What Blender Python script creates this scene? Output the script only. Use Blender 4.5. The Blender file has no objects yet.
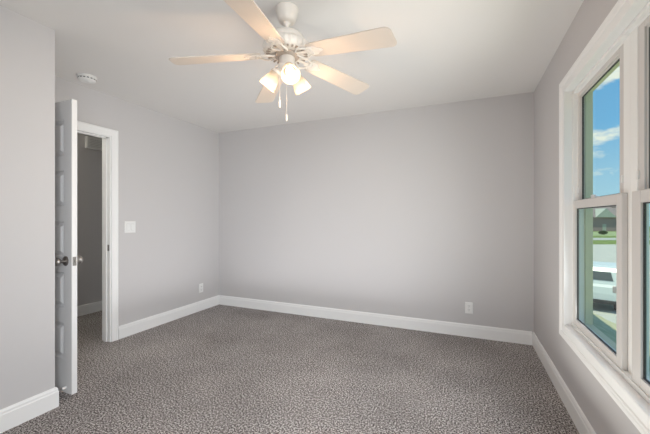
import bpy, bmesh, math, random
from mathutils import Vector, Matrix

random.seed(4)
R = math.radians
sc = bpy.context.scene
COL = sc.collection

# ------------------------------------------------------------------ camera
CAM_H = 1.22
YAW = R(23.2)                       # the camera is turned this far left of the room's length
cam_d = bpy.data.cameras.new('camera')
cam_d.sensor_width = 36.0
cam_d.lens = 326.0 / 650.0 * 36.0
cam_d.shift_y = 1.5 / 650.0
cam_d.clip_start = 0.02
cam_d.clip_end = 600
cam = bpy.data.objects.new('camera', cam_d)
COL.objects.link(cam)
cam.location = (0, 0, CAM_H)
cam.rotation_euler = (R(90), 0, YAW)
sc.camera = cam

# ------------------------------------------------------------------ sky
world = bpy.data.worlds.new('sky')
sc.world = world
world.use_nodes = True
nt = world.node_tree
nt.nodes.clear()
def N(t, **kw):
    n = nt.nodes.new(t)
    for k, v in kw.items():
        setattr(n, k, v)
    return n
out = N('ShaderNodeOutputWorld')
bg = N('ShaderNodeBackground')
bg.inputs['Strength'].default_value = 1.0
tc = N('ShaderNodeTexCoord')
sep = N('ShaderNodeSeparateXYZ')
nt.links.new(tc.outputs['Generated'], sep.inputs[0])
ramp = N('ShaderNodeValToRGB')
ramp.color_ramp.elements[0].position = 0.0
ramp.color_ramp.elements[0].color = (0.50, 0.76, 0.98, 1)
ramp.color_ramp.elements[1].position = 0.65
ramp.color_ramp.elements[1].color = (0.11, 0.34, 0.80, 1)
e = ramp.color_ramp.elements.new(0.22)
e.color = (0.19, 0.50, 0.94, 1)
nt.links.new(sep.outputs[2], ramp.inputs[0])
mp = N('ShaderNodeMapping')
mp.inputs['Scale'].default_value = (1, 1, 2.6)
mp.inputs['Location'].default_value = (0.31, 0.12, 0.07)
nt.links.new(tc.outputs['Generated'], mp.inputs[0])
nz = N('ShaderNodeTexNoise')
nz.inputs['Scale'].default_value = 6.5
nz.inputs['Detail'].default_value = 7
nz.inputs['Roughness'].default_value = 0.55
nt.links.new(mp.outputs[0], nz.inputs['Vector'])
cr = N('ShaderNodeValToRGB')
cr.color_ramp.elements[0].position = 0.555
cr.color_ramp.elements[0].color = (0, 0, 0, 1)
cr.color_ramp.elements[1].position = 0.65
cr.color_ramp.elements[1].color = (1, 1, 1, 1)
nt.links.new(nz.outputs['Fac'], cr.inputs[0])
mx = N('ShaderNodeMix', data_type='RGBA')
mx.inputs['B'].default_value = (0.98, 0.98, 1.0, 1)
nt.links.new(cr.outputs[0], mx.inputs['Factor'])
nt.links.new(ramp.outputs[0], mx.inputs['A'])
nt.links.new(mx.outputs['Result'], bg.inputs['Color'])
nt.links.new(bg.outputs[0], out.inputs[0])

# ------------------------------------------------------------------ sun, window daylight and added fill lamps
def lamp(name, kind, loc, energy, color=(1, 1, 1), **kw):
    d = bpy.data.lights.new(name, kind)
    d.energy = energy
    d.color = color
    for k, v in kw.items():
        setattr(d, k, v)
    o = bpy.data.objects.new(name, d)
    COL.objects.link(o)
    o.location = loc
    return o
def aim(o, target):
    o.rotation_euler = (Vector(target) - o.location).to_track_quat('-Z', 'Y').to_euler()

s = lamp('sun', 'SUN', (-2.5, -4, 12), 4.0, (1.0, 0.95, 0.86), angle=R(1.0))
aim(s, (0, 0, 0))
w = lamp('window_daylight', 'AREA', (0.60, 1.84, 1.28), 15.6, (0.955, 0.975, 0.965), shape='RECTANGLE', size=1.44, size_y=1.44, spread=R(146))
aim(w, (-2.4, 1.90, 1.10))
b = lamp('rear_fill', 'AREA', (-0.10, -0.42, 1.20), 30, (0.88, 0.94, 1.0), shape='RECTANGLE', size=1.2, size_y=2.0, spread=R(100))  # added fill behind the camera, no visible source
aim(b, (-2.6, 3.6, 0.2))
u = lamp('upward_fill', 'AREA', (-0.2, 1.7, 0.25), 12.3, (1.0, 1.0, 0.93), shape='RECTANGLE', size=1.2, size_y=2.0)  # unseen lamp near the floor, added to brighten the ceiling
aim(u, (-0.2, 1.75, 2.44))
u = lamp('upward_fill', 'AREA', (-1.7, 2.7, 0.25), 9.0, (0.98, 0.98, 1.0), shape='RECTANGLE', size=2.4, size_y=1.4)  # second added upward fill; no fixture stands here
aim(u, (-1.7, 2.75, 2.44))
lamp('hall_fill', 'POINT', (-3.9, 1.1, 2.2), 11, (1.0, 0.96, 0.82), shadow_soft_size=0.1)  # unseen lamp added to lift the dim hallway

sc.view_settings.view_transform = 'Standard'
sc.view_settings.look = 'None'
sc.view_settings.gamma = 1.0
sc.view_settings.use_curve_mapping = False
sc.view_settings.exposure = 0.07

# ------------------------------------------------------------------ materials
def mat(name, color, rough=0.5, metal=0.0, bump=0.0, bscale=100.0, vary=0.0, vscale=8.0, **kw):
    m = bpy.data.materials.new(name)
    m.use_nodes = True
    t = m.node_tree
    p = t.nodes['Principled BSDF']
    p.inputs['Base Color'].default_value = (*color, 1)
    p.inputs['Roughness'].default_value = rough
    p.inputs['Metallic'].default_value = metal
    for k, v in kw.items():
        p.inputs[k].default_value = v
    c = t.nodes.new('ShaderNodeTexCoord')
    if bump:
        n = t.nodes.new('ShaderNodeTexNoise')
        n.inputs['Scale'].default_value = bscale
        n.inputs['Detail'].default_value = 3
        t.links.new(c.outputs['Object'], n.inputs['Vector'])
        bu = t.nodes.new('ShaderNodeBump')
        bu.inputs['Strength'].default_value = bump
        bu.inputs['Distance'].default_value = 0.002
        t.links.new(n.outputs['Fac'], bu.inputs['Height'])
        t.links.new(bu.outputs[0], p.inputs['Normal'])
    if vary:
        n = t.nodes.new('ShaderNodeTexNoise')
        n.inputs['Scale'].default_value = vscale
        n.inputs['Detail'].default_value = 4
        t.links.new(c.outputs['Object'], n.inputs['Vector'])
        r = t.nodes.new('ShaderNodeValToRGB')
        r.color_ramp.elements[0].position = 0.3
        r.color_ramp.elements[1].position = 0.7
        r.color_ramp.elements[0].color = (*[max(0, x * (1 - vary)) for x in color], 1)
        r.color_ramp.elements[1].color = (*[min(1, x * (1 + vary)) for x in color], 1)
        t.links.new(n.outputs['Fac'], r.inputs[0])
        t.links.new(r.outputs[0], p.inputs['Base Color'])
    return m

M = {}
M['wall'] = mat('wall_paint', (0.595, 0.580, 0.582), 0.75, bump=0.12, bscale=170)
M['ceiling'] = mat('ceiling_paint', (0.76, 0.74, 0.72), 0.85, bump=0.15, bscale=120)
M['trim'] = mat('white_trim_paint', (0.89, 0.89, 0.885), 0.38)
M['door'] = mat('white_door_paint', (0.85, 0.845, 0.84), 0.42)
M['vinyl'] = mat('white_vinyl', (0.91, 0.91, 0.895), 0.32)
M['shaded_sash'] = mat('shaded_sash_vinyl', (0.66, 0.635, 0.615), 0.35)  # shade on the sashes put into the vinyl as a darker grey
M['plastic'] = mat('white_plastic', (0.83, 0.83, 0.82), 0.35)
M['slot'] = mat('dark_slot', (0.05, 0.05, 0.05), 0.6)
M['nickel'] = mat('satin_nickel', (0.36, 0.34, 0.32), 0.28, 1.0)
M['steel'] = mat('grey_steel', (0.55, 0.55, 0.54), 0.35, 1.0)
M['sage'] = mat('sage_green_paint', (0.72, 0.69, 0.54), 0.7)
M['siding'] = mat('sage_siding', (0.45, 0.50, 0.34), 0.7, vary=0.06)
M['fan'] = mat('warm_lit_fan_enamel', (0.80, 0.74, 0.67), 0.3)  # warm glow of the bulbs put into the enamel colour
M['blade'] = mat('cream_fan_blade', (0.60, 0.535, 0.47), 0.4, vary=0.03, vscale=5)
M['rubber'] = mat('white_rubber', (0.85, 0.85, 0.84), 0.5)
M['black_rubber'] = mat('black_rubber', (0.025, 0.025, 0.027), 0.8, vary=0.1)
M['car_paint'] = mat('white_car_paint', (0.66, 0.70, 0.68), 0.25)
M['car_glass'] = mat('dark_car_glass', (0.10, 0.11, 0.105), 0.12)
M['car_black'] = mat('black_car_plastic', (0.04, 0.04, 0.04), 0.6)
M['tail_red'] = mat('pale_tail_light', (0.42, 0.36, 0.34), 0.25)
M['rim'] = mat('alloy_rim', (0.5, 0.5, 0.5), 0.3, 1.0)
M['lawn'] = mat('lawn_grass', (0.17, 0.23, 0.045), 0.95, bump=0.6, bscale=30, vary=0.35, vscale=1.5)
M['palelawn'] = mat('pale_grass', (0.30, 0.36, 0.17), 0.95, vary=0.25, vscale=0.8)  # paler tone than the main lawn
M['concrete'] = mat('pale_concrete', (0.50, 0.49, 0.43), 0.9, vary=0.08, vscale=0.7)
M['asphalt'] = mat('grey_asphalt', (0.42, 0.42, 0.38), 0.9, vary=0.1, vscale=0.5)
M['brick'] = mat('mauve_brick', (0.33, 0.25, 0.235), 0.9, vary=0.25, vscale=6)
M['roof'] = mat('brown_roof_shingle', (0.26, 0.215, 0.205), 0.95, vary=0.25, vscale=3)
M['palesiding'] = mat('pale_siding', (0.42, 0.45, 0.38), 0.8, vary=0.05)
M['leaf'] = mat('dark_leaf', (0.035, 0.07, 0.022), 0.8, vary=0.4, vscale=6)
M['bark'] = mat('brown_bark', (0.10, 0.07, 0.05), 0.9, vary=0.3)

def carpet_material():
    m = bpy.data.materials.new('speckled_carpet')
    m.use_nodes = True
    t = m.node_tree
    p = t.nodes['Principled BSDF']
    p.inputs['Roughness'].default_value = 1.0
    p.inputs['Specular IOR Level'].default_value = 0.1
    c = t.nodes.new('ShaderNodeTexCoord')
    n1 = t.nodes.new('ShaderNodeTexNoise'); n1.inputs['Scale'].default_value = 104; n1.inputs['Detail'].default_value = 3.5; n1.inputs['Roughness'].default_value = 0.7
    n2 = t.nodes.new('ShaderNodeTexNoise'); n2.inputs['Scale'].default_value = 1.6; n2.inputs['Detail'].default_value = 3
    v = t.nodes.new('ShaderNodeTexVoronoi'); v.inputs['Scale'].default_value = 130
    for n in (n1, n2, v):
        t.links.new(c.outputs['Object'], n.inputs['Vector'])
    r = t.nodes.new('ShaderNodeValToRGB')
    el = r.color_ramp.elements
    el[0].position = 0.40; el[0].color = (0.048, 0.040, 0.038, 1)
    el[1].position = 0.595; el[1].color = (0.76, 0.725, 0.71, 1)
    for pos, colr in ((0.45, (0.150, 0.131, 0.124, 1)), (0.50, (0.275, 0.250, 0.240, 1)), (0.55, (0.49, 0.456, 0.44, 1))):
        q = el.new(pos); q.color = colr
    t.links.new(n1.outputs['Fac'], r.inputs[0])
    mr = t.nodes.new('ShaderNodeMapRange')
    mr.inputs['From Min'].default_value = 0.3; mr.inputs['From Max'].default_value = 0.7
    mr.inputs['To Min'].default_value = 0.82; mr.inputs['To Max'].default_value = 1.18
    t.links.new(n2.outputs['Fac'], mr.inputs['Value'])
    vm = t.nodes.new('ShaderNodeVectorMath'); vm.operation = 'SCALE'
    t.links.new(r.outputs[0], vm.inputs[0]); t.links.new(mr.outputs[0], vm.inputs['Scale'])
    t.links.new(vm.outputs[0], p.inputs['Base Color'])
    ad = t.nodes.new('ShaderNodeMath'); ad.operation = 'ADD'
    t.links.new(n1.outputs['Fac'], ad.inputs[0]); t.links.new(v.outputs['Distance'], ad.inputs[1])
    bu = t.nodes.new('ShaderNodeBump'); bu.inputs['Strength'].default_value = 0.6; bu.inputs['Distance'].default_value = 0.006
    t.links.new(ad.outputs[0], bu.inputs['Height'])
    t.links.new(bu.outputs[0], p.inputs['Normal'])
    return m
M['carpet'] = carpet_material()

def glass_material():
    m = bpy.data.materials.new('window_glass')
    m.use_nodes = True
    t = m.node_tree; t.nodes.clear()
    o = t.nodes.new('ShaderNodeOutputMaterial')
    tr = t.nodes.new('ShaderNodeBsdfTransparent'); tr.inputs[0].default_value = (0.90, 0.945, 0.87, 1)
    gl = t.nodes.new('ShaderNodeBsdfGlossy'); gl.inputs['Roughness'].default_value = 0.02
    fr = t.nodes.new('ShaderNodeFresnel'); fr.inputs['IOR'].default_value = 1.15
    ms = t.nodes.new('ShaderNodeMixShader')
    ge = t.nodes.new('ShaderNodeNewGeometry')
    mu = t.nodes.new('ShaderNodeMath'); mu.operation = 'SUBTRACT'; mu.use_clamp = True
    t.links.new(fr.outputs[0], mu.inputs[0]); t.links.new(ge.outputs['Backfacing'], mu.inputs[1])
    t.links.new(mu.outputs[0], ms.inputs[0]); t.links.new(tr.outputs[0], ms.inputs[1]); t.links.new(gl.outputs[0], ms.inputs[2])
    t.links.new(ms.outputs[0], o.inputs[0])
    return m
M['glass'] = glass_material()

def shade_material():
    m = bpy.data.materials.new('frosted_glass')
    m.use_nodes = True
    t = m.node_tree; t.nodes.clear()
    o = t.nodes.new('ShaderNodeOutputMaterial')
    tl = t.nodes.new('ShaderNodeBsdfTranslucent'); tl.inputs[0].default_value = (0.60, 0.56, 0.50, 1)
    df = t.nodes.new('ShaderNodeBsdfDiffuse'); df.inputs[0].default_value = (0.66, 0.63, 0.58, 1)
    tr = t.nodes.new('ShaderNodeBsdfTransparent')
    a = t.nodes.new('ShaderNodeMixShader'); a.inputs[0].default_value = 0.4
    b_ = t.nodes.new('ShaderNodeMixShader'); b_.inputs[0].default_value = 0.16
    t.links.new(tl.outputs[0], a.inputs[1]); t.links.new(df.outputs[0], a.inputs[2])
    t.links.new(a.outputs[0], b_.inputs[1]); t.links.new(tr.outputs[0], b_.inputs[2])
    t.links.new(b_.outputs[0], o.inputs[0])
    return m
M['shade'] = shade_material()
M['bulb'] = mat('lit_bulb', (1, 0.9, 0.75), 0.4, **{'Emission Color': (1.0, 0.80, 0.55, 1), 'Emission Strength': 2.2})

# shingles in courses
def shingle_material():
    m = bpy.data.materials.new('porch_shingle')
    m.use_nodes = True
    t = m.node_tree
    p = t.nodes['Principled BSDF']; p.inputs['Roughness'].default_value = 0.95
    c = t.nodes.new('ShaderNodeTexCoord')
    n = t.nodes.new('ShaderNodeTexNoise'); n.inputs['Scale'].default_value = 14; n.inputs['Detail'].default_value = 5
    t.links.new(c.outputs['Object'], n.inputs['Vector'])
    r = t.nodes.new('ShaderNodeValToRGB')
    r.color_ramp.elements[0].position = 0.3; r.color_ramp.elements[0].color = (0.42, 0.40, 0.24, 1)
    r.color_ramp.elements[1].position = 0.7; r.color_ramp.elements[1].color = (0.62, 0.58, 0.38, 1)
    t.links.new(n.outputs['Fac'], r.inputs[0]); t.links.new(r.outputs[0], p.inputs['Base Color'])
    return m
M['shingle'] = shingle_material()

# ------------------------------------------------------------------ mesh helpers
def obj(name, bm, m, parent=None, smooth=False, bevel=0.0, seg=2, loc=None):
    bmesh.ops.recalc_face_normals(bm, faces=bm.faces)
    me = bpy.data.meshes.new(name)
    bm.to_mesh(me); bm.free()
    me.materials.append(M[m] if isinstance(m, str) else m)
    o = bpy.data.objects.new(name, me)
    COL.objects.link(o)
    if parent is not None:
        o.parent = parent
    if loc is not None:
        o.location = loc
    if smooth:
        for p in me.polygons:
            p.use_smooth = True
    if bevel:
        b_ = o.modifiers.new('bevel', 'BEVEL'); b_.width = bevel; b_.segments = seg; b_.limit_method = 'ANGLE'; b_.angle_limit = R(40)
    return o
def smooth_by_angle(o, deg=40):
    for p in o.data.polygons:
        p.use_smooth = True
    bm = bmesh.new(); bm.from_mesh(o.data)
    for ed in bm.edges:
        if len(ed.link_faces) == 2 and ed.calc_face_angle(0) > R(deg):
            ed.smooth = False
    bm.to_mesh(o.data); bm.free()
def box(bm, x0, x1, y0, y1, z0, z1, mtx=None):
    vs = [bm.verts.new((x, y, z)) for x in (x0, x1) for y in (y0, y1) for z in (z0, z1)]
    if mtx is not None:
        for v in vs: v.co = mtx @ v.co
    for f in ((0, 1, 3, 2), (4, 6, 7, 5), (0, 4, 5, 1), (2, 3, 7, 6), (0, 2, 6, 4), (1, 5, 7, 3)):
        bm.faces.new([vs[i] for i in f])
    return vs
def boxes(*bs):
    bm = bmesh.new()
    for q in bs: box(bm, *q)
    return bm
def lathe(bm, prof, n=32, mtx=None, ripple=None):
    """prof: (r, z) pairs from one end to the other."""
    rings = []
    for r, z in prof:
        if r < 1e-6:
            v = bm.verts.new((0, 0, z)); rings.append([v])
        else:
            ring = []
            for k in range(n):
                a = 2 * math.pi * k / n
                rr = r * (ripple(a, r, z) if ripple else 1)
                ring.append(bm.verts.new((rr * math.cos(a), rr * math.sin(a), z)))
            rings.append(ring)
    for a, b_ in zip(rings, rings[1:]):
        for k in range(n):
            k2 = (k + 1) % n
            if len(a) == 1 and len(b_) == 1: continue
            if len(a) == 1: bm.faces.new((a[0], b_[k], b_[k2]))
            elif len(b_) == 1: bm.faces.new((a[k], b_[0], a[k2]))
            else: bm.faces.new((a[k], b_[k], b_[k2], a[k2]))
    for ring in (rings[0], rings[-1]):
        if len(ring) > 2 and prof[0] != prof[-1]:
            bm.faces.new(ring)
    if mtx is not None:
        for ring in rings:
            for v in ring: v.co = mtx @ v.co
    return bm
def tube(bm, pts, r, n=10, radii=None):
    pts = [Vector(p) for p in pts]
    rings = []
    up = Vector((0.13, 0.31, 0.94))
    for i, p in enumerate(pts):
        d = (pts[min(i + 1, len(pts) - 1)] - pts[max(i - 1, 0)]).normalized()
        a = d.cross(up)
        if a.length < 0.05: a = d.cross(Vector((1, 0, 0)))
        a.normalize(); c = d.cross(a).normalized()
        rr = radii[i] if radii else r
        rings.append([bm.verts.new(p + rr * (math.cos(2 * math.pi * k / n) * a + math.sin(2 * math.pi * k / n) * c)) for k in range(n)])
    for a, b_ in zip(rings, rings[1:]):
        for k in range(n):
            bm.faces.new((a[k], a[(k + 1) % n], b_[(k + 1) % n], b_[k]))
    bm.faces.new(rings[0]); bm.faces.new(rings[-1])
    return bm
def sweep(bm, path, prof, f, closed=False):
    """path: 2-D points; prof: (u, w), u to the LEFT of travel, w out of the plane; f(a, b, w) -> xyz; mitred corners."""
    n = len(path); rings = []
    P = [Vector(p) for p in path]
    for i in range(n):
        dirs = []
        if closed or i > 0: dirs.append((P[i] - P[i - 1]).normalized())
        if closed or i < n - 1: dirs.append((P[(i + 1) % n] - P[i]).normalized())
        ns = [Vector((-d.y, d.x)) for d in dirs]
        if len(ns) == 2:
            m_ = (ns[0] + ns[1]); m_ = m_ / m_.dot(ns[0])
        else: m_ = ns[0]
        rings.append([bm.verts.new(f(P[i].x + m_.x * u, P[i].y + m_.y * u, w)) for u, w in prof])
    k = len(prof)
    for i in range(n if closed else n - 1):
        a, b_ = rings[i], rings[(i + 1) % n]
        for j in range(k):
            bm.faces.new((a[j], a[(j + 1) % k], b_[(j + 1) % k], b_[j]))
    if not closed:
        bm.faces.new(rings[0]); bm.faces.new(rings[-1])
    return bm
def prism(bm, poly, z0, z1, f=lambda x, y, z: (x, y, z)):
    a = [bm.verts.new(f(x, y, z0)) for x, y in poly]
    b_ = [bm.verts.new(f(x, y, z1)) for x, y in poly]
    bm.faces.new(a); bm.faces.new(b_)
    for i in range(len(poly)):
        j = (i + 1) % len(poly)
        bm.faces.new((a[i], a[j], b_[j], b_[i]))
    return bm
def empty(name, loc, rz=0.0):
    o = bpy.data.objects.new(name, None)
    o.empty_display_size = 0.1
    COL.objects.link(o)
    o.location = loc; o.rotation_euler = (0, 0, rz)
    return o
def tag(o, label, cat, group=None, kind=None):
    o['label'] = label; o['category'] = cat
    if group: o['group'] = group
    if kind: o['kind'] = kind
    return o
def struct(o, label, cat):
    return tag(o, label, cat, kind='structure')

# ------------------------------------------------------------------ room shell
XL, XR, YB, YF, H = -3.22, 0.613, 3.68, -0.50, 2.44      # left, right, back, rear, height
XC, YC = -2.436, 1.25                                    # closet wall face and its end
XH = -4.436                                              # far wall of the hallway
LT, RT = 0.115, 0.125                                    # wall thicknesses
DY0, DY1, DZ = 1.372, 2.132, 2.035                       # doorway
WY0, WYM, WY1, WZ0, WZ1 = 1.094, 1.842, 2.59, 0.52, 2.05 # twin window opening
HY0, HY1 = 0.6, 4.4

struct(obj('floor', boxes((XH - 0.1, XR + RT, YF - 0.1, HY1 + 0.1, -0.10, 0)), 'carpet'),
       'brown and grey speckled carpet covering the whole floor', 'floor')
struct(obj('ceiling', boxes((XH - 0.1, XR + RT, YF - 0.1, HY1 + 0.1, H, H + 0.12)), 'ceiling'),
       'smooth white painted ceiling above the fan', 'ceiling')
struct(obj('wall_back', boxes((XL - LT, XR + RT, YB, YB + 0.12, 0, H)), 'wall'),
       'wide blank light grey wall facing the camera', 'wall')
struct(obj('wall_left', boxes((XL - LT, XL, HY0, DY0, 0, H), (XL - LT, XL, DY1, YB, 0, H), (XL - LT, XL, DY0, DY1, DZ, H),
                              (XL - LT, XL, YB, HY1, 0, H)), 'wall'),
       'light grey wall with the open doorway and light switch', 'wall')
struct(obj('wall_right', boxes((XR, XR + RT, YF - 0.1, WY0 - 0.012, 0, H), (XR, XR + RT, WY1 + 0.012, YB, 0, H),
                               (XR, XR + RT, WY0 - 0.012, WY1 + 0.012, 0, WZ0 - 0.012), (XR, XR + RT, WY0 - 0.012, WY1 + 0.012, WZ1 + 0.012, H)), 'wall'),
       'light grey wall around the twin window', 'wall')
struct(obj('wall_near', boxes((XC - 0.115, XC, YF, YC, 0, H), (XL, XC - 0.115, YC - 0.115, YC, 0, H)), 'wall'),
       'pale grey closet wall jutting in at the left edge of the photo', 'wall')
struct(obj('wall_rear', boxes((XC - 0.115, XR, YF - 0.1, YF, 0, H)), 'wall'), 'light grey wall behind the camera', 'wall')
struct(obj('wall_hall', boxes((XH - 0.1, XH, HY0, HY1, 0, H), (XH - 0.1, XL - LT, HY0 - 0.1, HY0, 0, H), (XH - 0.1, XL, HY1, HY1 + 0.1, 0, H)), 'wall'),
       'dim grey hallway wall seen through the doorway', 'wall')

BASE = [(0, 0), (0.015, 0), (0.015, 0.098), (0.012, 0.104), (0.012, 0.116), (0.007, 0.127), (0, 0.129)]
F2 = lambda a, b_, w: (a, b_, w)
def baseboard(name, paths, label):
    bm = bmesh.new()
    for p in paths:
        sweep(bm, p, BASE, F2)
    return struct(obj(name, bm, 'trim'), label, 'baseboard')
CW = 0.067                                               # door casing width
baseboard('baseboard_left', [[(XL, YB - 0.0005), (XL, DY1 + CW + 0.004)]][0:1], 'white baseboard between the door casing and the back corner')
baseboard('baseboard_back', [[(XR - 0.0155, YB), (XL + 0.0155, YB)]], 'long white baseboard under the blank back wall')
baseboard('baseboard_right', [[(XR, YF), (XR, YB - 0.0005)]], 'white baseboard running below the window')
baseboard('baseboard_near', [[(XL + 0.02, YC), (XC, YC), (XC, YF)][::-1]][0:0] or [[(XL + 0.001, YC), (XC, YC), (XC, YF)]], 'white baseboard wrapping the closet wall corner in the left foreground')
baseboard('baseboard_hall', [[(XH, HY1), (XH, HY0)]], 'dim white baseboard in the hallway beyond the door')

# ------------------------------------------------------------------ doorway trim
CAS = [(0, 0), (0, 0.010), (0.007, 0.013), (0.042, 0.016), (0.049, 0.019), (0.062, 0.019), (0.067, 0.014), (0.067, 0)]
bm = bmesh.new()
sweep(bm, [(DY0, 0.0), (DY0, DZ), (DY1, DZ), (DY1, 0.0)], CAS, lambda a, b_, w: (XL + w, a, b_))
sweep(bm, [(DY0, 0.0), (DY0, DZ), (DY1, DZ), (DY1, 0.0)], CAS, lambda a, b_, w: (XL - LT - w, a, b_))
# jamb boards and stop
J = 0.012
for y0, y1 in ((DY0, DY0 + J), (DY1 - J, DY1)):
    box(bm, XL - LT - 0.001, XL + 0.001, y0, y1, 0, DZ)
box(bm, XL - LT - 0.001, XL + 0.001, DY0 + J, DY1 - J, DZ - J, DZ)
for y0, y1 in ((DY0 + J, DY0 + J + 0.010), (DY1 - J - 0.010, DY1 - J)):
    box(bm, XL - 0.075, XL - 0.040, y0, y1, 0, DZ - J)
box(bm, XL - 0.075, XL - 0.040, DY0 + J, DY1 - J, DZ - J - 0.010, DZ - J)
t1 = struct(obj('trim_1', bm, 'trim'), 'white casing and jamb framing the open doorway', 'door trim')
bm = bmesh.new()
box(bm, XL - 0.032, XL - 0.004, DY1 - J - 0.002, DY1 - J + 0.001, 0.90, 0.96)
obj('strike_plate', bm, 'nickel', t1)

# ------------------------------------------------------------------ open door
DX0, DX1, DT = -3.190, -2.433, 0.034
DYA = 1.346
def door_leaf():
    bm = bmesh.new()
    z0, z1 = 0.032, 2.026
    y0, y1 = DYA, DYA + DT
    box(bm, DX0, DX0 + 0.085, y0, y1, z0, z1)
    box(bm, DX1 - 0.085, DX1, y0, y1, z0, z1)
    xs0, xs1 = DX0 + 0.085, DX1 - 0.085
    zs = [(z0, 0.258)]
    pan = []
    z = 0.258
    for k in range(5):
        pan.append((z, z + 0.248)); z += 0.248
        zs.append((z, z + 0.100 if k < 4 else z1)); z += 0.100
    for a, b_ in zs:
        box(bm, xs0, xs1, y0, y1, a, b_)
    ym = (y0 + y1) / 2
    for a, b_ in pan:
        box(bm, xs0, xs1, ym - 0.004, ym + 0.004, a, b_)
        for s_ in (-1, 1):                      # sloping sticking and the raised field of each panel
            rings = []
            for ins, d in ((0.0, 0.018), (0.004, 0.0165), (0.012, 0.0050), (0.024, 0.0045), (0.042, 0.0165), (0.050, 0.0165)):
                y = ym + s_ * d
                rings.append([bm.verts.new(q) for q in ((xs0 + ins, y, a + ins), (xs1 - ins, y, a + ins), (xs1 - ins, y, b_ - ins), (xs0 + ins, y, b_ - ins))])
            for p, q in zip(rings, rings[1:]):
                for k in range(4):
                    bm.faces.new((p[k], p[(k + 1) % 4], q[(k + 1) % 4], q[k]))
            bm.faces.new(rings[-1])
    return bm
door = struct(obj('door_1', door_leaf(), 'door'), 'white five-panel door standing open beside the closet wall corner', 'door')
KX, KZ = DX1 - 0.066, 0.930
for s_ in (-1, 1):
    yb = DYA if s_ < 0 else DYA + DT
    rot = Matrix.Translation((KX, yb, KZ)) @ Matrix.Rotation(R(90) * (1 if s_ < 0 else -1), 4, 'X')
    bm = bmesh.new()
    lathe(bm, [(0.0, 0.012), (0.018, 0.011), (0.029, 0.007), (0.033, 0.003), (0.033, 0.0), (0, 0)], 32, rot)
    ro = obj('door_knob', bm, 'nickel', door); smooth_by_angle(ro)
    bm = bmesh.new()
    lathe(bm, [(0.0, 0.010), (0.011, 0.010), (0.011, 0.028), (0.014, 0.033), (0.024, 0.040), (0.028, 0.049), (0.027, 0.058), (0.020, 0.065), (0.008, 0.068), (0, 0.068)], 32, rot)
    kn = obj('knob_grip', bm, 'nickel', ro); smooth_by_angle(kn)
bm = boxes((DX1 - 0.001, DX1 + 0.0015, DYA + 0.006, DYA + DT - 0.006, 0.90, 0.96), (DX1, DX1 + 0.010, DYA + 0.012, DYA + DT - 0.012, 0.921, 0.939))
obj('latch_plate', bm, 'nickel', door)
for z in (0.25, 1.03, 1.80):
    bm = bmesh.new()
    lathe(bm, [(0, -0.045), (0.006, -0.045), (0.006, 0.045), (0, 0.045)], 12, Matrix.Translation((DX0 + 0.002, DYA + DT + 0.004, z)))
    box(bm, DX0 - 0.001, DX0 + 0.002, DYA + 0.004, DYA + DT + 0.004, z - 0.044, z + 0.044)
    obj('hinge', bm, 'nickel', door)

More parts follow.
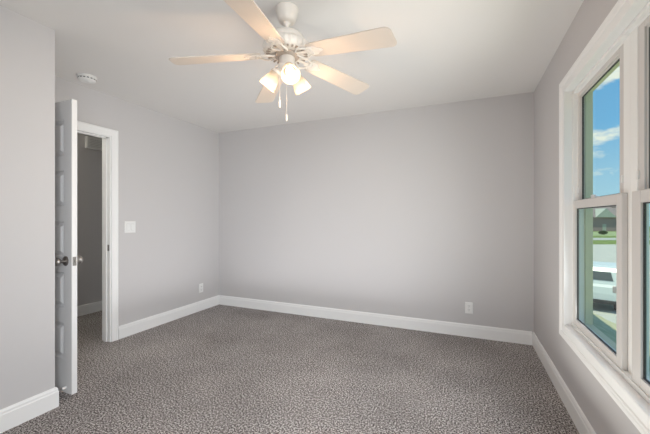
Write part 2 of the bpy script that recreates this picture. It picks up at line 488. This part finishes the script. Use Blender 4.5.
# ------------------------------------------------------------------ twin window
ZM0, ZM1 = 1.284, 1.334            # meeting rail
def frame_ring(bm, y0, y1, z0, z1, x0, x1, wl, wr, wb, wt):
    """rectangular ring of boxes; wl at the low-y side, wr at the high-y side"""
    box(bm, x0, x1, y0, y0 + wl, z0, z1); box(bm, x0, x1, y1 - wr, y1, z0, z1)
    box(bm, x0, x1, y0 + wl, y1 - wr, z0, z0 + wb); box(bm, x0, x1, y0 + wl, y1 - wr, z1 - wt, z1)
def window(name, y0, y1, mull_low, label):
    """unit between y0 and y1; the shared mullion lies on the side mull_low says"""
    bm = bmesh.new()
    a, b_ = (0.066, 0.018) if mull_low else (0.018, 0.066)
    frame_ring(bm, y0, y1, WZ0, WZ1, 0.667, 0.706, a, b_, 0.030, 0.026)
    # outer jamb liner with its two tracks, on the side away from the mullion
    yy = (y1 - 0.018, y1 - 0.001) if mull_low else (y0 + 0.001, y0 + 0.018)
    box(bm, 0.646, 0.668, yy[0] + 0.004, yy[1], WZ0, WZ1)
    box(bm, 0.646, 0.668, y0 + 0.001, y1 - 0.001, WZ1 - 0.020, WZ1 - 0.001)
    box(bm, 0.640, 0.668, y0 + 0.001, y1 - 0.001, WZ0 + 0.001, WZ0 + 0.022)
    wn = struct(obj(name, bm, 'vinyl', bevel=0.002), label, 'window')
    if mull_low:
        us = (y0 + 0.058, y1 - 0.014); ls = (y0 + 0.020, y1 - 0.016)
    else:
        us = (y0 + 0.014, y1 - 0.058); ls = (y0 + 0.016, y1 - 0.074)
    bm = bmesh.new()
    sl, sr = (0.058, 0.034) if mull_low else (0.034, 0.058)
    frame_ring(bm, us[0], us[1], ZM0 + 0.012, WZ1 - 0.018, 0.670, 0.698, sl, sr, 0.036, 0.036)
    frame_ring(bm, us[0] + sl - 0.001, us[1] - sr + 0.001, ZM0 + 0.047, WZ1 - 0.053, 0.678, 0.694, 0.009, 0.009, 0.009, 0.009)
    up = obj('upper_sash', bm, 'shaded_sash', wn, bevel=0.002)
    obj('glass', boxes((0.684, 0.689, us[0] + sl, us[1] - sr, ZM0 + 0.047, WZ1 - 0.053)), 'glass', up)
    bm = bmesh.new(); frame_ring(bm, us[0] + sl + 0.007, us[1] - sr - 0.007, ZM0 + 0.054, WZ1 - 0.060, 0.6815, 0.6915, 0.004, 0.004, 0.004, 0.004); obj('gasket', bm, 'slot', up)
    bm = bmesh.new()
    sl, sr = (0.058, 0.048) if mull_low else (0.048, 0.074)
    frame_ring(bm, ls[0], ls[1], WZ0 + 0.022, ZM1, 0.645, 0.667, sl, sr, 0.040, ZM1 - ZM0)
    lo = obj('lower_sash', bm, 'shaded_sash', wn, bevel=0.003)
    obj('glass', boxes((0.655, 0.660, ls[0] + sl - 0.002, ls[1] - sr + 0.002, WZ0 + 0.060, ZM0 + 0.002)), 'glass', lo)
    bm = bmesh.new(); frame_ring(bm, ls[0] + sl - 0.001, ls[1] - sr + 0.001, WZ0 + 0.061, ZM0 + 0.001, 0.6535, 0.6615, 0.005, 0.005, 0.005, 0.006); obj('gasket', bm, 'slot', lo)
    ym = (us[0] + us[1]) / 2
    bm = boxes((0.650, 0.672, ym - 0.03, ym + 0.03, ZM1, ZM1 + 0.008), (0.653, 0.664, ym - 0.01, ym + 0.045, ZM1 + 0.008, ZM1 + 0.018))
    obj('sash_lock', bm, 'plastic', wn, bevel=0.002)
    for y in (us[0] + 0.012, us[1] - 0.018):
        obj('tilt_latch', boxes((0.662, 0.671, y - 0.004, y + 0.010, ZM1 + 0.05, ZM1 + 0.085)), 'plastic', wn, bevel=0.002)
    # sage outside boards
    bm = bmesh.new()
    if mull_low:
        box(bm, 0.706, 0.744, y1 - 0.032, y1 + 0.07, WZ0 - 0.07, WZ1 + 0.07)
        box(bm, 0.706, 0.744, y0, y1 - 0.032, WZ1 - 0.03, WZ1 + 0.07); box(bm, 0.706, 0.744, y0, y1 - 0.032, WZ0 - 0.07, WZ0 + 0.03)
    else:
        box(bm, 0.706, 0.744, y0 - 0.07, y0 + 0.032, WZ0 - 0.07, WZ1 + 0.07)
        box(bm, 0.706, 0.744, y0 + 0.032, y1, WZ1 - 0.03, WZ1 + 0.07); box(bm, 0.706, 0.744, y0 + 0.032, y1, WZ0 - 0.07, WZ0 + 0.03)
    obj('exterior_trim', bm, 'sage', wn)
    return wn
window('window_1', WYM, WY1, True, 'white double hung window showing sky above and a parked car below')
window('window_2', WY0, WYM, False, 'white double hung window cut off by the right edge of the photo')

WC = [(0, 0), (0, 0.012), (0.006, 0.014), (0.040, 0.016), (0.046, 0.014), (0.052, 0.019), (0.060, 0.019), (0.066, 0.022), (0.084, 0.022), (0.090, 0.016), (0.090, 0)]
bm = bmesh.new()
sweep(bm, [(WY0, WZ0), (WY0, WZ1), (WY1, WZ1), (WY1, WZ0)], WC, lambda a, b_, w: (XR - w, a, b_), closed=True)
# jamb extension boards lining the opening
EX0, EX1 = XR, 0.668
for q in ((EX0, EX1, WY1, WY1 + 0.012, WZ0 - 0.012, WZ1 + 0.012), (EX0, EX1, WY0 - 0.012, WY0, WZ0 - 0.012, WZ1 + 0.012),
          (EX0, EX1, WY0, WY1, WZ1, WZ1 + 0.012), (EX0, EX1, WY0, WY1, WZ0 - 0.012, WZ0)):
    box(bm, *q)
struct(obj('trim_2', bm, 'trim'), 'white moulded casing around the twin window', 'window trim')

# ------------------------------------------------------------------ electrical plates
def plate(bm, w_, h_, t_=0.006):
    """plate in local x (width), z (height), facing -y"""
    rings = []
    for ins, d in ((0, 0.0), (0, 0.003), (0.005, t_)):
        a, c = w_ / 2 - ins, h_ / 2 - ins
        rings.append([bm.verts.new(q) for q in ((-a, -d, -c), (a, -d, -c), (a, -d, c), (-a, -d, c))])
    for p, q in zip(rings, rings[1:]):
        for k in range(4): bm.faces.new((p[k], p[(k + 1) % 4], q[(k + 1) % 4], q[k]))
    bm.faces.new(rings[0]); bm.faces.new(rings[-1])
def outlet(loc, rz, label):
    t = tag(empty('electrical_outlet', loc, rz), label, 'outlet', 'wall outlets')
    bm = bmesh.new(); plate(bm, 0.074, 0.118)
    obj('cover_plate', bm, 'plastic', t)
    for z in (-0.021, 0.021):
        bm = bmesh.new()
        pts = [(0.0165 * math.cos(a) if abs(math.cos(a)) < 0.99 else 0.0165 * math.cos(a), 0.0145 * math.sin(a)) for a in [2 * math.pi * k / 24 for k in range(24)]]
        prism(bm, pts, 0.0055, 0.0085, lambda x, y, q: (x, -q, y + z))
        soc = obj('socket', bm, 'plastic', t)
        bm = boxes((-0.008, -0.0055, -0.0091, -0.0083, z - 0.001, z + 0.008), (0.0055, 0.008, -0.0091, -0.0083, z - 0.001, z + 0.007), (-0.002, 0.002, -0.0091, -0.0083, z - 0.010, z - 0.006))
        obj('slot', bm, 'slot', soc)
    bm = bmesh.new(); lathe(bm, [(0, 0.0055), (0.003, 0.0055), (0.003, 0.007), (0, 0.0072)], 10, Matrix.Rotation(R(90), 4, 'X'))
    obj('screw', bm, 'steel', t)
    return t
outlet((0.040, YB - 0.0005, 0.297), 0, 'white outlet low on the blank back wall, toward the window')
outlet((XL + 0.0005, 3.33, 0.297), R(90), 'white outlet low on the wall between doorway and back corner')
t = tag(empty('light_switch', (XL + 0.0005, 2.332, 1.131), R(90)), 'white double rocker light switch beside the door casing', 'light switch')
bm = bmesh.new(); plate(bm, 0.120, 0.120); obj('cover_plate', bm, 'plastic', t)
for x in (-0.023, 0.023):
    bm = bmesh.new()
    prism(bm, [(-0.0335, 0.0055), (0.0335, 0.0055), (0.0335, 0.0070), (0.0, 0.0085), (-0.0335, 0.0115)], x - 0.0165, x + 0.0165, lambda a, b_, c: (c, -b_, a))
    ro = obj('rocker', bm, 'plastic', t)
    obj('rocker_gap', boxes((x - 0.0180, x + 0.0180, -0.0064, -0.0055, -0.035, 0.035)), 'steel', ro)

# ------------------------------------------------------------------ smoke detector
t = tag(empty('smoke_detector', (-2.985, 1.770, H - 0.0005), R(20)), 'round white smoke detector on the ceiling above the door', 'smoke detector')
bm = bmesh.new(); lathe(bm, [(0, 0), (0.072, 0), (0.072, -0.012), (0.068, -0.014), (0, -0.014)], 40)
smooth_by_angle(obj('mounting_base', bm, 'plastic', t))
bm = bmesh.new(); lathe(bm, [(0, -0.013), (0.064, -0.013), (0.066, -0.018), (0.066, -0.030), (0.058, -0.038), (0.030, -0.042), (0, -0.043)], 40)
ho = obj('housing', bm, 'plastic', t); smooth_by_angle(ho)
bm = bmesh.new()
for k in range(16):
    box(bm, 0.0655, 0.0668, -0.008, 0.008, -0.028, -0.021, Matrix.Rotation(2 * math.pi * k / 16, 4, 'Z'))
obj('vent', bm, 'slot', ho)
bm = bmesh.new(); lathe(bm, [(0, -0.041), (0.012, -0.041), (0.012, -0.046), (0, -0.047)], 20, Matrix.Translation((0.015, 0.01, 0)))
obj('test_button', bm, 'plastic', t)

# ------------------------------------------------------------------ door chime in the hallway
t = tag(empty('door_chime', (XH + 0.0005, 2.706, 2.19), 0), 'pale chime box mounted high on the dim hallway wall', 'door chime')
obj('cover', boxes((0.0, 0.055, -0.105, 0.105, -0.075, 0.075)), 'plastic', t, bevel=0.008)
bm = bmesh.new()
for k in range(5):
    box(bm, 0.0535, 0.0556, -0.075, 0.075, -0.045 + k * 0.020, -0.041 + k * 0.020)
obj('grille', bm, 'steel', t)

# ------------------------------------------------------------------ door stop
t = tag(empty('door_stop', (-2.492, YC + 0.0152, 0.072), 0), 'small door stop with white rubber tip at the closet baseboard', 'door stop')
rx = Matrix.Rotation(R(-90), 4, 'X')
bm = bmesh.new(); lathe(bm, [(0, 0), (0.011, 0), (0.011, 0.004), (0.006, 0.010), (0, 0.010)], 20, rx)
smooth_by_angle(obj('base', bm, 'steel', t))
bm = bmesh.new()
pts = [(0.0045 * math.cos(a), 0.008 + 0.048 * a / (2 * math.pi * 12), 0.0045 * math.sin(a)) for a in [2 * math.pi * k / 10 for k in range(121)]]
tube(bm, pts, 0.0013, 6)
obj('spring', bm, 'steel', t, smooth=True)
bm = bmesh.new(); lathe(bm, [(0, 0.054), (0.0075, 0.054), (0.009, 0.060), (0.009, 0.074), (0.007, 0.079), (0, 0.0795)], 20, rx)
smooth_by_angle(obj('rubber_tip', bm, 'rubber', t))

# ------------------------------------------------------------------ ceiling fan
FX, FY = -0.952, 1.659
fan = tag(empty('ceiling_fan', (FX, FY, H)), 'cream five-blade ceiling fan with three lit frosted glass shades', 'ceiling fan')
bm = bmesh.new(); lathe(bm, [(0, -0.0005), (0.066, -0.0005), (0.066, -0.010), (0.063, -0.014), (0.061, -0.030), (0.055, -0.056), (0.048, -0.074), (0.032, -0.080), (0, -0.080)], 40)
smooth_by_angle(obj('canopy', bm, 'fan', fan), 50)
bm = bmesh.new()
lathe(bm, [(0, -0.076), (0.020, -0.078), (0.021, -0.090), (0.013, -0.098), (0.0125, -0.130), (0, -0.130)], 24)
smooth_by_angle(obj('downrod', bm, 'fan', fan), 50)
bm = bmesh.new()
lathe(bm, [(0, -0.122), (0.030, -0.122), (0.034, -0.132), (0.060, -0.140), (0.092, -0.158), (0.104, -0.180), (0.104, -0.206), (0.096, -0.214), (0, -0.214)], 48)
motor = obj('motor_housing', bm, 'fan', fan); smooth_by_angle(motor, 50)
rip = lambda a, r, z: 1 + (0.022 * math.cos(28 * a) if 0.08 < r else 0)
bm = bmesh.new()
lathe(bm, [(0, -0.196), (0.100, -0.196), (0.118, -0.202), (0.132, -0.214), (0.139, -0.230), (0.137, -0.246), (0.126, -0.258), (0.104, -0.266), (0.075, -0.268), (0, -0.268)], 168, ripple=rip)
sk = obj('vent_ring', bm, 'fan', motor, smooth=True)
bm = bmesh.new()
for k in range(28):
    a = 2 * math.pi * (k + 0.5) / 28
    m_ = Matrix.Rotation(a, 4, 'Z') @ Matrix.Translation((0.1065, 0, -0.2655)) @ Matrix.Rotation(R(12), 4, 'Y')
    box(bm, -0.014, 0.014, -0.0045, 0.0045, -0.003, 0.003, m_)
obj('vent_slot', bm, mat('fan_vent', (0.42, 0.34, 0.27), 0.6), motor)
bm = bmesh.new(); lathe(bm, [(0, -0.266), (0.070, -0.266), (0.072, -0.278), (0.064, -0.284), (0, -0.284)], 40)
smooth_by_angle(obj('flywheel', bm, mat('fan_flywheel', (0.45, 0.38, 0.32), 0.45, 0.2), fan))
bm = bmesh.new()
lathe(bm, [(0, -0.280), (0.040, -0.280), (0.046, -0.288), (0.046, -0.328), (0.050, -0.332), (0.050, -0.340), (0.044, -0.346), (0.030, -0.362), (0.012, -0.370), (0, -0.371)], 40)
smooth_by_angle(obj('light_kit_fitter', bm, 'fan', fan), 50)

def blade_outline():
    r0, r1, w0, w1 = 0.150, 0.655, 0.056, 0.071
    pts = []
    def arc(cx, cy, r, a0, a1, n=7):
        for k in range(n + 1):
            a = R(a0 + (a1 - a0) * k / n); pts.append((cx + r * math.cos(a), cy + r * math.sin(a)))
    c0, c1 = 0.030, 0.034
    arc(r0 + c0, -(w0 - c0), c0, 180, 270)
    arc(r1 - c1, -(w1 - c1), c1, 270, 360)
    arc(r1 - c1, w1 - c1, c1, 0, 90)
    arc(r0 + c0, w0 - c0, c0, 90, 180)
    return pts
DROOP = R(6.0)
blades = []
for k in range(5):
    az = R(-8.4 + 72 * k)
    mtx = Matrix.Rotation(az, 4, 'Z') @ Matrix.Translation((0, 0, -0.262)) @ Matrix.Rotation(DROOP + R((1.5, -1.8, 0, 0, 0)[k]), 4, 'Y') @ Matrix.Rotation(R(-11), 4, 'X')
    if k == 0:
        bm = bmesh.new(); prism(bm, blade_outline(), -0.003, 0.003)
        bl = obj('blade', bm, 'blade', fan, bevel=0.0015)
        # scrolled iron under the blade root
        bm = bmesh.new()
        for s_ in (-1, 1):
            pts = []
            for i in range(21):
                q = i / 20
                pts.append((0.060 + 0.105 * q, s_ * (0.010 + 0.026 * math.sin(math.pi * q) ** 2 + 0.018 * q), -0.004 - 0.010 * math.sin(math.pi * q)))
            cx_, cy_ = pts[-1][0], pts[-1][1]
            for i in range(1, 19):
                a = R(90 - 22 * i); rr = 0.016 * (1 - i / 26)
                pts.append((cx_ + rr * math.cos(a) * 1.2, cy_ + s_ * (rr * math.sin(a) - 0.016), -0.0065))
            tube(bm, pts, 0.0052, 8)
        pl = [(x - 0.048, y) for x, y in ((0.195, -0.026), (0.215, -0.036), (0.250, -0.034), (0.268, -0.018), (0.290, -0.010), (0.298, 0.0), (0.290, 0.010), (0.268, 0.018), (0.250, 0.034), (0.215, 0.036), (0.195, 0.026), (0.180, 0.0))]
        prism(bm, pl, -0.0065, -0.0025)
        prism(bm, [(0.045, -0.014), (0.095, -0.010), (0.145, -0.012), (0.145, 0.012), (0.095, 0.010), (0.045, 0.014)], -0.008, -0.003)
        br = obj('blade_bracket', bm, 'fan', bl, bevel=0.001)
        for x, y in ((0.177, -0.020), (0.177, 0.020), (0.227, 0.0)):
            lathe_b = bmesh.new(); lathe(lathe_b, [(0, -0.0062), (0.005, -0.0062), (0.004, -0.009), (0, -0.0098)], 12, Matrix.Translation((x, y, 0)))
            obj('screw', lathe_b, 'fan', bl)
        proto = bl
    else:
        bl = proto.copy(); COL.objects.link(bl); bl.parent = fan
        for ch in proto.children:
            c = ch.copy(); COL.objects.link(c); c.parent = bl
    bl.matrix_local = mtx
    blades.append(bl)

def bell():
    outer = [(0.024, 0.0), (0.026, -0.012), (0.033, -0.034), (0.041, -0.058), (0.047, -0.084), (0.053, -0.108)]
    inner = [(r - 0.0025, z) for r, z in reversed(outer)]
    return outer + inner + [outer[0]]
TILT = R(39)
for deg in (309, 189, 69):
    a = R(deg)
    rad = Vector((math.cos(a), math.sin(a), 0))
    neck = rad * 0.060 + Vector((0, 0, -0.356))
    axis = (rad * math.sin(TILT) + Vector((0, 0, -math.cos(TILT)))).normalized()
    m_ = Matrix.Translation(neck) @ (-axis).to_track_quat('Z', 'Y').to_matrix().to_4x4()
    bm = bmesh.new()
    tube(bm, [Vector((0, 0, -0.338)) + rad * 0.02, Vector((0, 0, -0.340)) + rad * 0.042, neck + Vector((0, 0, 0.006)) - axis * 0.012, neck + axis * 0.004], 0.008, 10)
    lathe(bm, [(0, 0.012), (0.018, 0.010), (0.027, 0.002), (0.028, -0.010), (0.0245, -0.011), (0, -0.011)], 24, m_)
    arm = obj('lamp_arm', bm, 'fan', fan, smooth=False); smooth_by_angle(arm)
    bm = bmesh.new(); lathe(bm, bell(), 40)
    sh = obj('lamp_shade', bm, 'shade', fan, smooth=True)
    sh.matrix_local = m_
    bm = bmesh.new(); lathe(bm, [(0, -0.012), (0.012, -0.014), (0.013, -0.030), (0.020, -0.046), (0.025, -0.060), (0.024, -0.072), (0.016, -0.082), (0, -0.086)], 24)
    bu = obj('bulb', bm, 'bulb', sh, smooth=True)
    p = Vector((FX, FY, H)) + neck + axis * 0.128
    lamp('bulb_light', 'POINT', p, 3.7, (1.0, 0.64, 0.37), shadow_soft_size=0.02)
for dx, dz, dy, ps in ((-0.040, 0.548, -0.020, 0.42), (-0.006, 0.612, 0.030, 0.42)):
    # two pull chains hanging from the switch housing
    c_, s_ = math.cos(YAW), math.sin(YAW)
    x = dx * c_ - dy * s_; y = dx * s_ + dy * c_
    bm = bmesh.new()
    tube(bm, [(x * 0.9, y * 0.9, -0.318), (x, y, -0.330), (x, y, -dz + 0.01)], 0.0007, 6)
    ch = obj('pull_chain', bm, 'fan', fan)
    bm = bmesh.new(); lathe(bm, [(0, -dz + 0.012), (0.003, -dz + 0.010), (0.0055, -dz), (0.0062, -dz - 0.026), (0.004, -dz - 0.032), (0, -dz - 0.033)], 14, Matrix.Translation((x, y, 0)))
    smooth_by_angle(obj('pendant', bm, 'fan', ch))

# ------------------------------------------------------------------ outside
GZ = -2.90
c_, s_ = math.cos(YAW), math.sin(YAW)
def out_pt(px, Z, z=0.0):
    """a place outside, from a sight line and its distance"""
    t_ = (px - 325) / 326.0
    return Vector((Z * (t_ * c_ - s_), Z * (t_ * s_ + c_), z))
struct(obj('ground', boxes((-60, 120, -60, 220, GZ - 0.3, GZ)), 'lawn'), 'green lawn around the houses outside', 'lawn')
def strip(name, Z0, Z1, lat0, lat1, m, top, label, cat):
    bm = boxes((lat0, lat1, Z0, Z1, GZ - 0.05, GZ + top))
    o = obj(name, bm, m); o.rotation_euler = (0, 0, YAW)
    return struct(o, label, cat)
strip('driveway', 9.5, 51.5, 6.0, 75, 'concrete', 0.03, 'pale concrete driveway under the parked car', 'driveway')
strip('street', 62, 69, -30, 110, 'asphalt', 0.03, 'pale street between two strips of lawn', 'street')
strip('path', 77.5, 101, -30, 110, 'palelawn', 0.03, 'pale strip of grass in front of the brick house', 'lawn')

# lower porch roof outside the window
PX0, PX1, PZ0, SL = 0.79, 3.0, 0.44, 0.50
bm = bmesh.new()
n = 16
prof = []
for k in range(n):
    xa = PX0 + (PX1 - PX0) * k / n; xb = PX0 + (PX1 - PX0) * (k + 1) / n
    prof += [(xa, PZ0 - SL * (xa - PX0) + (0.0 if k == 0 else -0.0)), (xb, PZ0 - SL * (xb - PX0) + 0.012)]
prof += [(PX1, PZ0 - SL * (PX1 - PX0) - 0.12), (PX0, PZ0 - SL * (PX1 - PX0) - 0.12)]
prism(bm, prof, -1.2, 4.35, lambda x, z, y: (x, y, z))
pr = struct(obj('porch_roof', bm, 'shingle'), 'grey green shingled lower roof just below the window', 'roof')
obj('siding_wall', boxes((XR + RT, XR + RT + 0.008, YF - 0.6, WY0 - 0.071, GZ, H + 0.1), (XR + RT, XR + RT + 0.008, WY1 + 0.071, 4.5, GZ, H + 0.1),
    (XR + RT, XR + RT + 0.008, WY0 - 0.071, WY1 + 0.071, GZ, WZ0 - 0.071), (XR + RT, XR + RT + 0.008, WY0 - 0.071, WY1 + 0.071, WZ1 + 0.071, H + 0.1)), 'siding', pr)

# parked car: local x forward, y width, z up; nose at +x
def parked_car(loc, rz):
    t = tag(empty('car', loc, rz), 'pale parked sport utility car seen through the window', 'car')
    L, W = 4.7, 1.86
    side = [(-2.34, 0.42), (-2.36, 0.75), (-2.33, 1.00), (-2.26, 1.10), (-2.10, 1.60), (-1.98, 1.74), (-1.60, 1.80), (-0.4, 1.82), (0.15, 1.76), (0.62, 1.42), (0.95, 1.14), (1.60, 1.06), (2.10, 0.96), (2.32, 0.80), (2.36, 0.55), (2.30, 0.36)]
    def arch(cx):
        return [(cx + 0.40 * math.cos(R(a)), 0.34 + 0.40 * math.sin(R(a))) for a in range(0, 181, 20)]
    low = [(q[0], q[1]) for q in arch(1.42)] + [(0.95, 0.30), (-0.95, 0.30)] + [(q[0], q[1]) for q in arch(-1.42)]
    poly = side + low
    bm = bmesh.new()
    def half(z):                      # tumblehome: the cabin narrows above the belt line
        return W / 2 if z < 1.08 else W / 2 - 0.20 * (z - 1.08)
    a = [bm.verts.new((x, -half(z), z)) for x, z in poly]; b_ = [bm.verts.new((x, half(z), z)) for x, z in poly]
    bm.faces.new(a); bm.faces.new(b_)
    for i in range(len(poly)):
        j = (i + 1) % len(poly); bm.faces.new((a[i], a[j], b_[j], b_[i]))
    bmesh.ops.triangulate(bm, faces=[f for f in bm.faces if len(f.verts) > 4])
    body = obj('body', bm, 'car_paint', t, bevel=0.05, seg=3)
    for sy in (-1, 1):
        for q in ([(-1.95, 1.14), (-1.86, 1.56), (-1.62, 1.66), (-1.12, 1.68), (-1.12, 1.14)], [(-1.02, 1.14), (-1.02, 1.69), (-0.25, 1.70), (-0.20, 1.14)], [(-0.10, 1.14), (-0.15, 1.70), (0.10, 1.66), (0.70, 1.20), (0.70, 1.14)]):
            bm = bmesh.new()
            prism(bm, q, -0.004, 0.012, lambda x, z, y: (x, sy * (half(z) + y), z))
            obj('side_window', bm, 'car_glass', body)
        obj('sill_trim', boxes((-0.98, 0.98, sy * (W / 2) - 0.02, sy * (W / 2) + 0.02, 0.30, 0.42)), 'car_black', t, bevel=0.01)
        for x in (-0.62, 0.32):
            obj('door_handle', boxes((x - 0.09, x + 0.09, sy * (W / 2 + 0.012) - 0.014, sy * (W / 2 + 0.012) + 0.014, 0.96, 1.0)), 'car_paint', body, bevel=0.006)
        obj('wing_mirror', boxes((0.62, 0.80, sy * 1.02 - 0.09, sy * 1.02 + 0.09, 1.10, 1.24)), 'car_paint', t, bevel=0.03)
        obj('tail_light', boxes((-2.37, -2.20, sy * 0.80 - 0.13, sy * 0.80 + 0.13, 0.82, 1.08)), 'tail_red', t, bevel=0.03)
        obj('head_light', boxes((2.12, 2.33, sy * 0.70 - 0.18, sy * 0.70 + 0.18, 0.72, 0.88)), 'glass', t, bevel=0.03)
        for x in (-1.42, 1.42):
            m_ = Matrix.Translation((x, sy * 0.80, 0.34)) @ Matrix.Rotation(R(90), 4, 'X')
            bm = bmesh.new(); lathe(bm, [(0.20, -0.11), (0.32, -0.11), (0.34, -0.07), (0.34, 0.07), (0.32, 0.11), (0.20, 0.11), (0.20, -0.11)], 32, m_)
            wh = obj('wheel', bm, 'black_rubber', t); smooth_by_angle(wh)
            bm = bmesh.new(); lathe(bm, [(0, -0.07), (0.205, -0.07), (0.205, 0.07), (0, 0.07)], 32, m_)
            for k in range(5):
                mm = m_ @ Matrix.Rotation(2 * math.pi * k / 5, 4, 'Z')
                box(bm, 0.02, 0.20, -0.025, 0.025, -0.10, 0.10, mm)
            obj('wheel_rim', bm, 'rim', wh)
    for pts, nm in (([(-2.222, 1.26), (-2.105, 1.58)], 'rear_window'), ([(0.20, 1.735), (0.92, 1.165)], 'windscreen')):
        (xa, za), (xb, zb) = pts
        d = Vector((xb - xa, 0, zb - za)).normalized(); nrm = Vector((-d.z, 0, d.x))
        if nm == 'windscreen': nrm = Vector((-d.z, 0, d.x))
        bm = bmesh.new()
        vs = []
        for off in (-0.01, 0.014):
            for (x, z), hw in (((xa, za), half(za) - (0.20 if nm == 'rear_window' else 0.10)), ((xb, zb), half(zb) - (0.22 if nm == 'rear_window' else 0.12))):
                for sy in (-1, 1):
                    vs.append(bm.verts.new(Vector((x, sy * hw, z)) + nrm * off))
        for f in ((0, 1, 3, 2), (4, 6, 7, 5), (0, 4, 5, 1), (2, 3, 7, 6), (0, 2, 6, 4), (1, 5, 7, 3)):
            bm.faces.new([vs[i] for i in f])
        obj(nm, bm, 'car_glass', body)
    obj('rear_bumper', boxes((-2.42, -2.28, -0.86, 0.86, 0.36, 0.50)), 'car_black', t, bevel=0.03)
    obj('front_bumper', boxes((2.22, 2.40, -0.84, 0.84, 0.32, 0.58)), 'car_black', t, bevel=0.03)
    return t
cp = out_pt(596, 14.3, GZ + 0.0305)
hd = Vector((cp.x, cp.y, 0)).normalized()
car = parked_car(cp + hd * 2.4, math.atan2(hd.y, hd.x) - R(3))
car.scale = (1, 1, 1.1)

# brick house across the street
hp = out_pt(603, 106, GZ)
hs = tag(empty('house', hp, YAW), 'brown brick house with dark roof across the street', 'house')
obj('wall', boxes((-11, 11, -0.5, 9, -0.1, 4.6)), 'brick', hs)
bm = bmesh.new(); prism(bm, [(-1.2, 4.5), (9.7, 4.5), (4.25, 8.2)], -11.6, 11.6, lambda y, z, x: (x, y, z)); obj('roof', bm, 'roof', hs)
bm = bmesh.new(); prism(bm, [(-3.4, 4.5), (3.4, 4.5), (0, 7.4)], -1.25, 3.6, lambda x, z, y: (x, y, z)); gb = obj('gable', bm, 'palesiding', hs)
for x in (-8, -4.6, 4.6, 8):
    wf = obj('window', boxes((x - 0.7, x + 0.7, -0.56, -0.49, 1.0, 2.7)), 'palesiding', hs)
    obj('pane', boxes((x - 0.6, x + 0.6, -0.575, -0.555, 1.1, 2.6)), 'car_glass', wf)
obj('front_door', boxes((-0.6, 0.6, -0.56, -0.49, 0.0, 2.3)), 'palesiding', hs)
obj('chimney', boxes((6.0, 7.2, 3.4, 4.6, 5.0, 9.0)), 'brick', hs)

# shrub on the far lawn
def foliage(bm, n, rx_, ry_, rz_, cz, leaf, rnd):
    for _ in range(n):
        v = Vector((rnd.gauss(0, 1), rnd.gauss(0, 1), rnd.gauss(0, 1))).normalized() * (rnd.random() ** 0.4)
        p = Vector((v.x * rx_, v.y * ry_, cz + v.z * rz_))
        a = Vector((rnd.gauss(0, 1), rnd.gauss(0, 1), rnd.gauss(0, 1))).normalized(); b2 = a.orthogonal().normalized(); c2 = a.cross(b2)
        q = [bm.verts.new(p + leaf * (b2 * x + c2 * y) + a * leaf * z) for x, y, z in ((-1, 0, 0), (0, -0.5, 0.2), (1, 0, 0), (0, 0.5, 0.2))]
        bm.faces.new(q)
rnd = random.Random(3)
for px, Z, sx, hgt, lab in ((603, 82, 0.95, 1.0, 'dark round shrub on the far lawn'),):
    sp = out_pt(px, Z, GZ + 0.03)
    t = tag(empty('shrub', sp), lab, 'shrub')
    bm = bmesh.new(); foliage(bm, 900, sx, sx, hgt * 0.52, hgt * 0.56, 0.10, rnd); obj('foliage', bm, 'leaf', t)
    bm = bmesh.new(); tube(bm, [(0, 0, -0.02), (0.02, 0, hgt * 0.3), (0, 0.02, hgt * 0.7)], 0.04, 8); obj('stem', bm, 'bark', t)
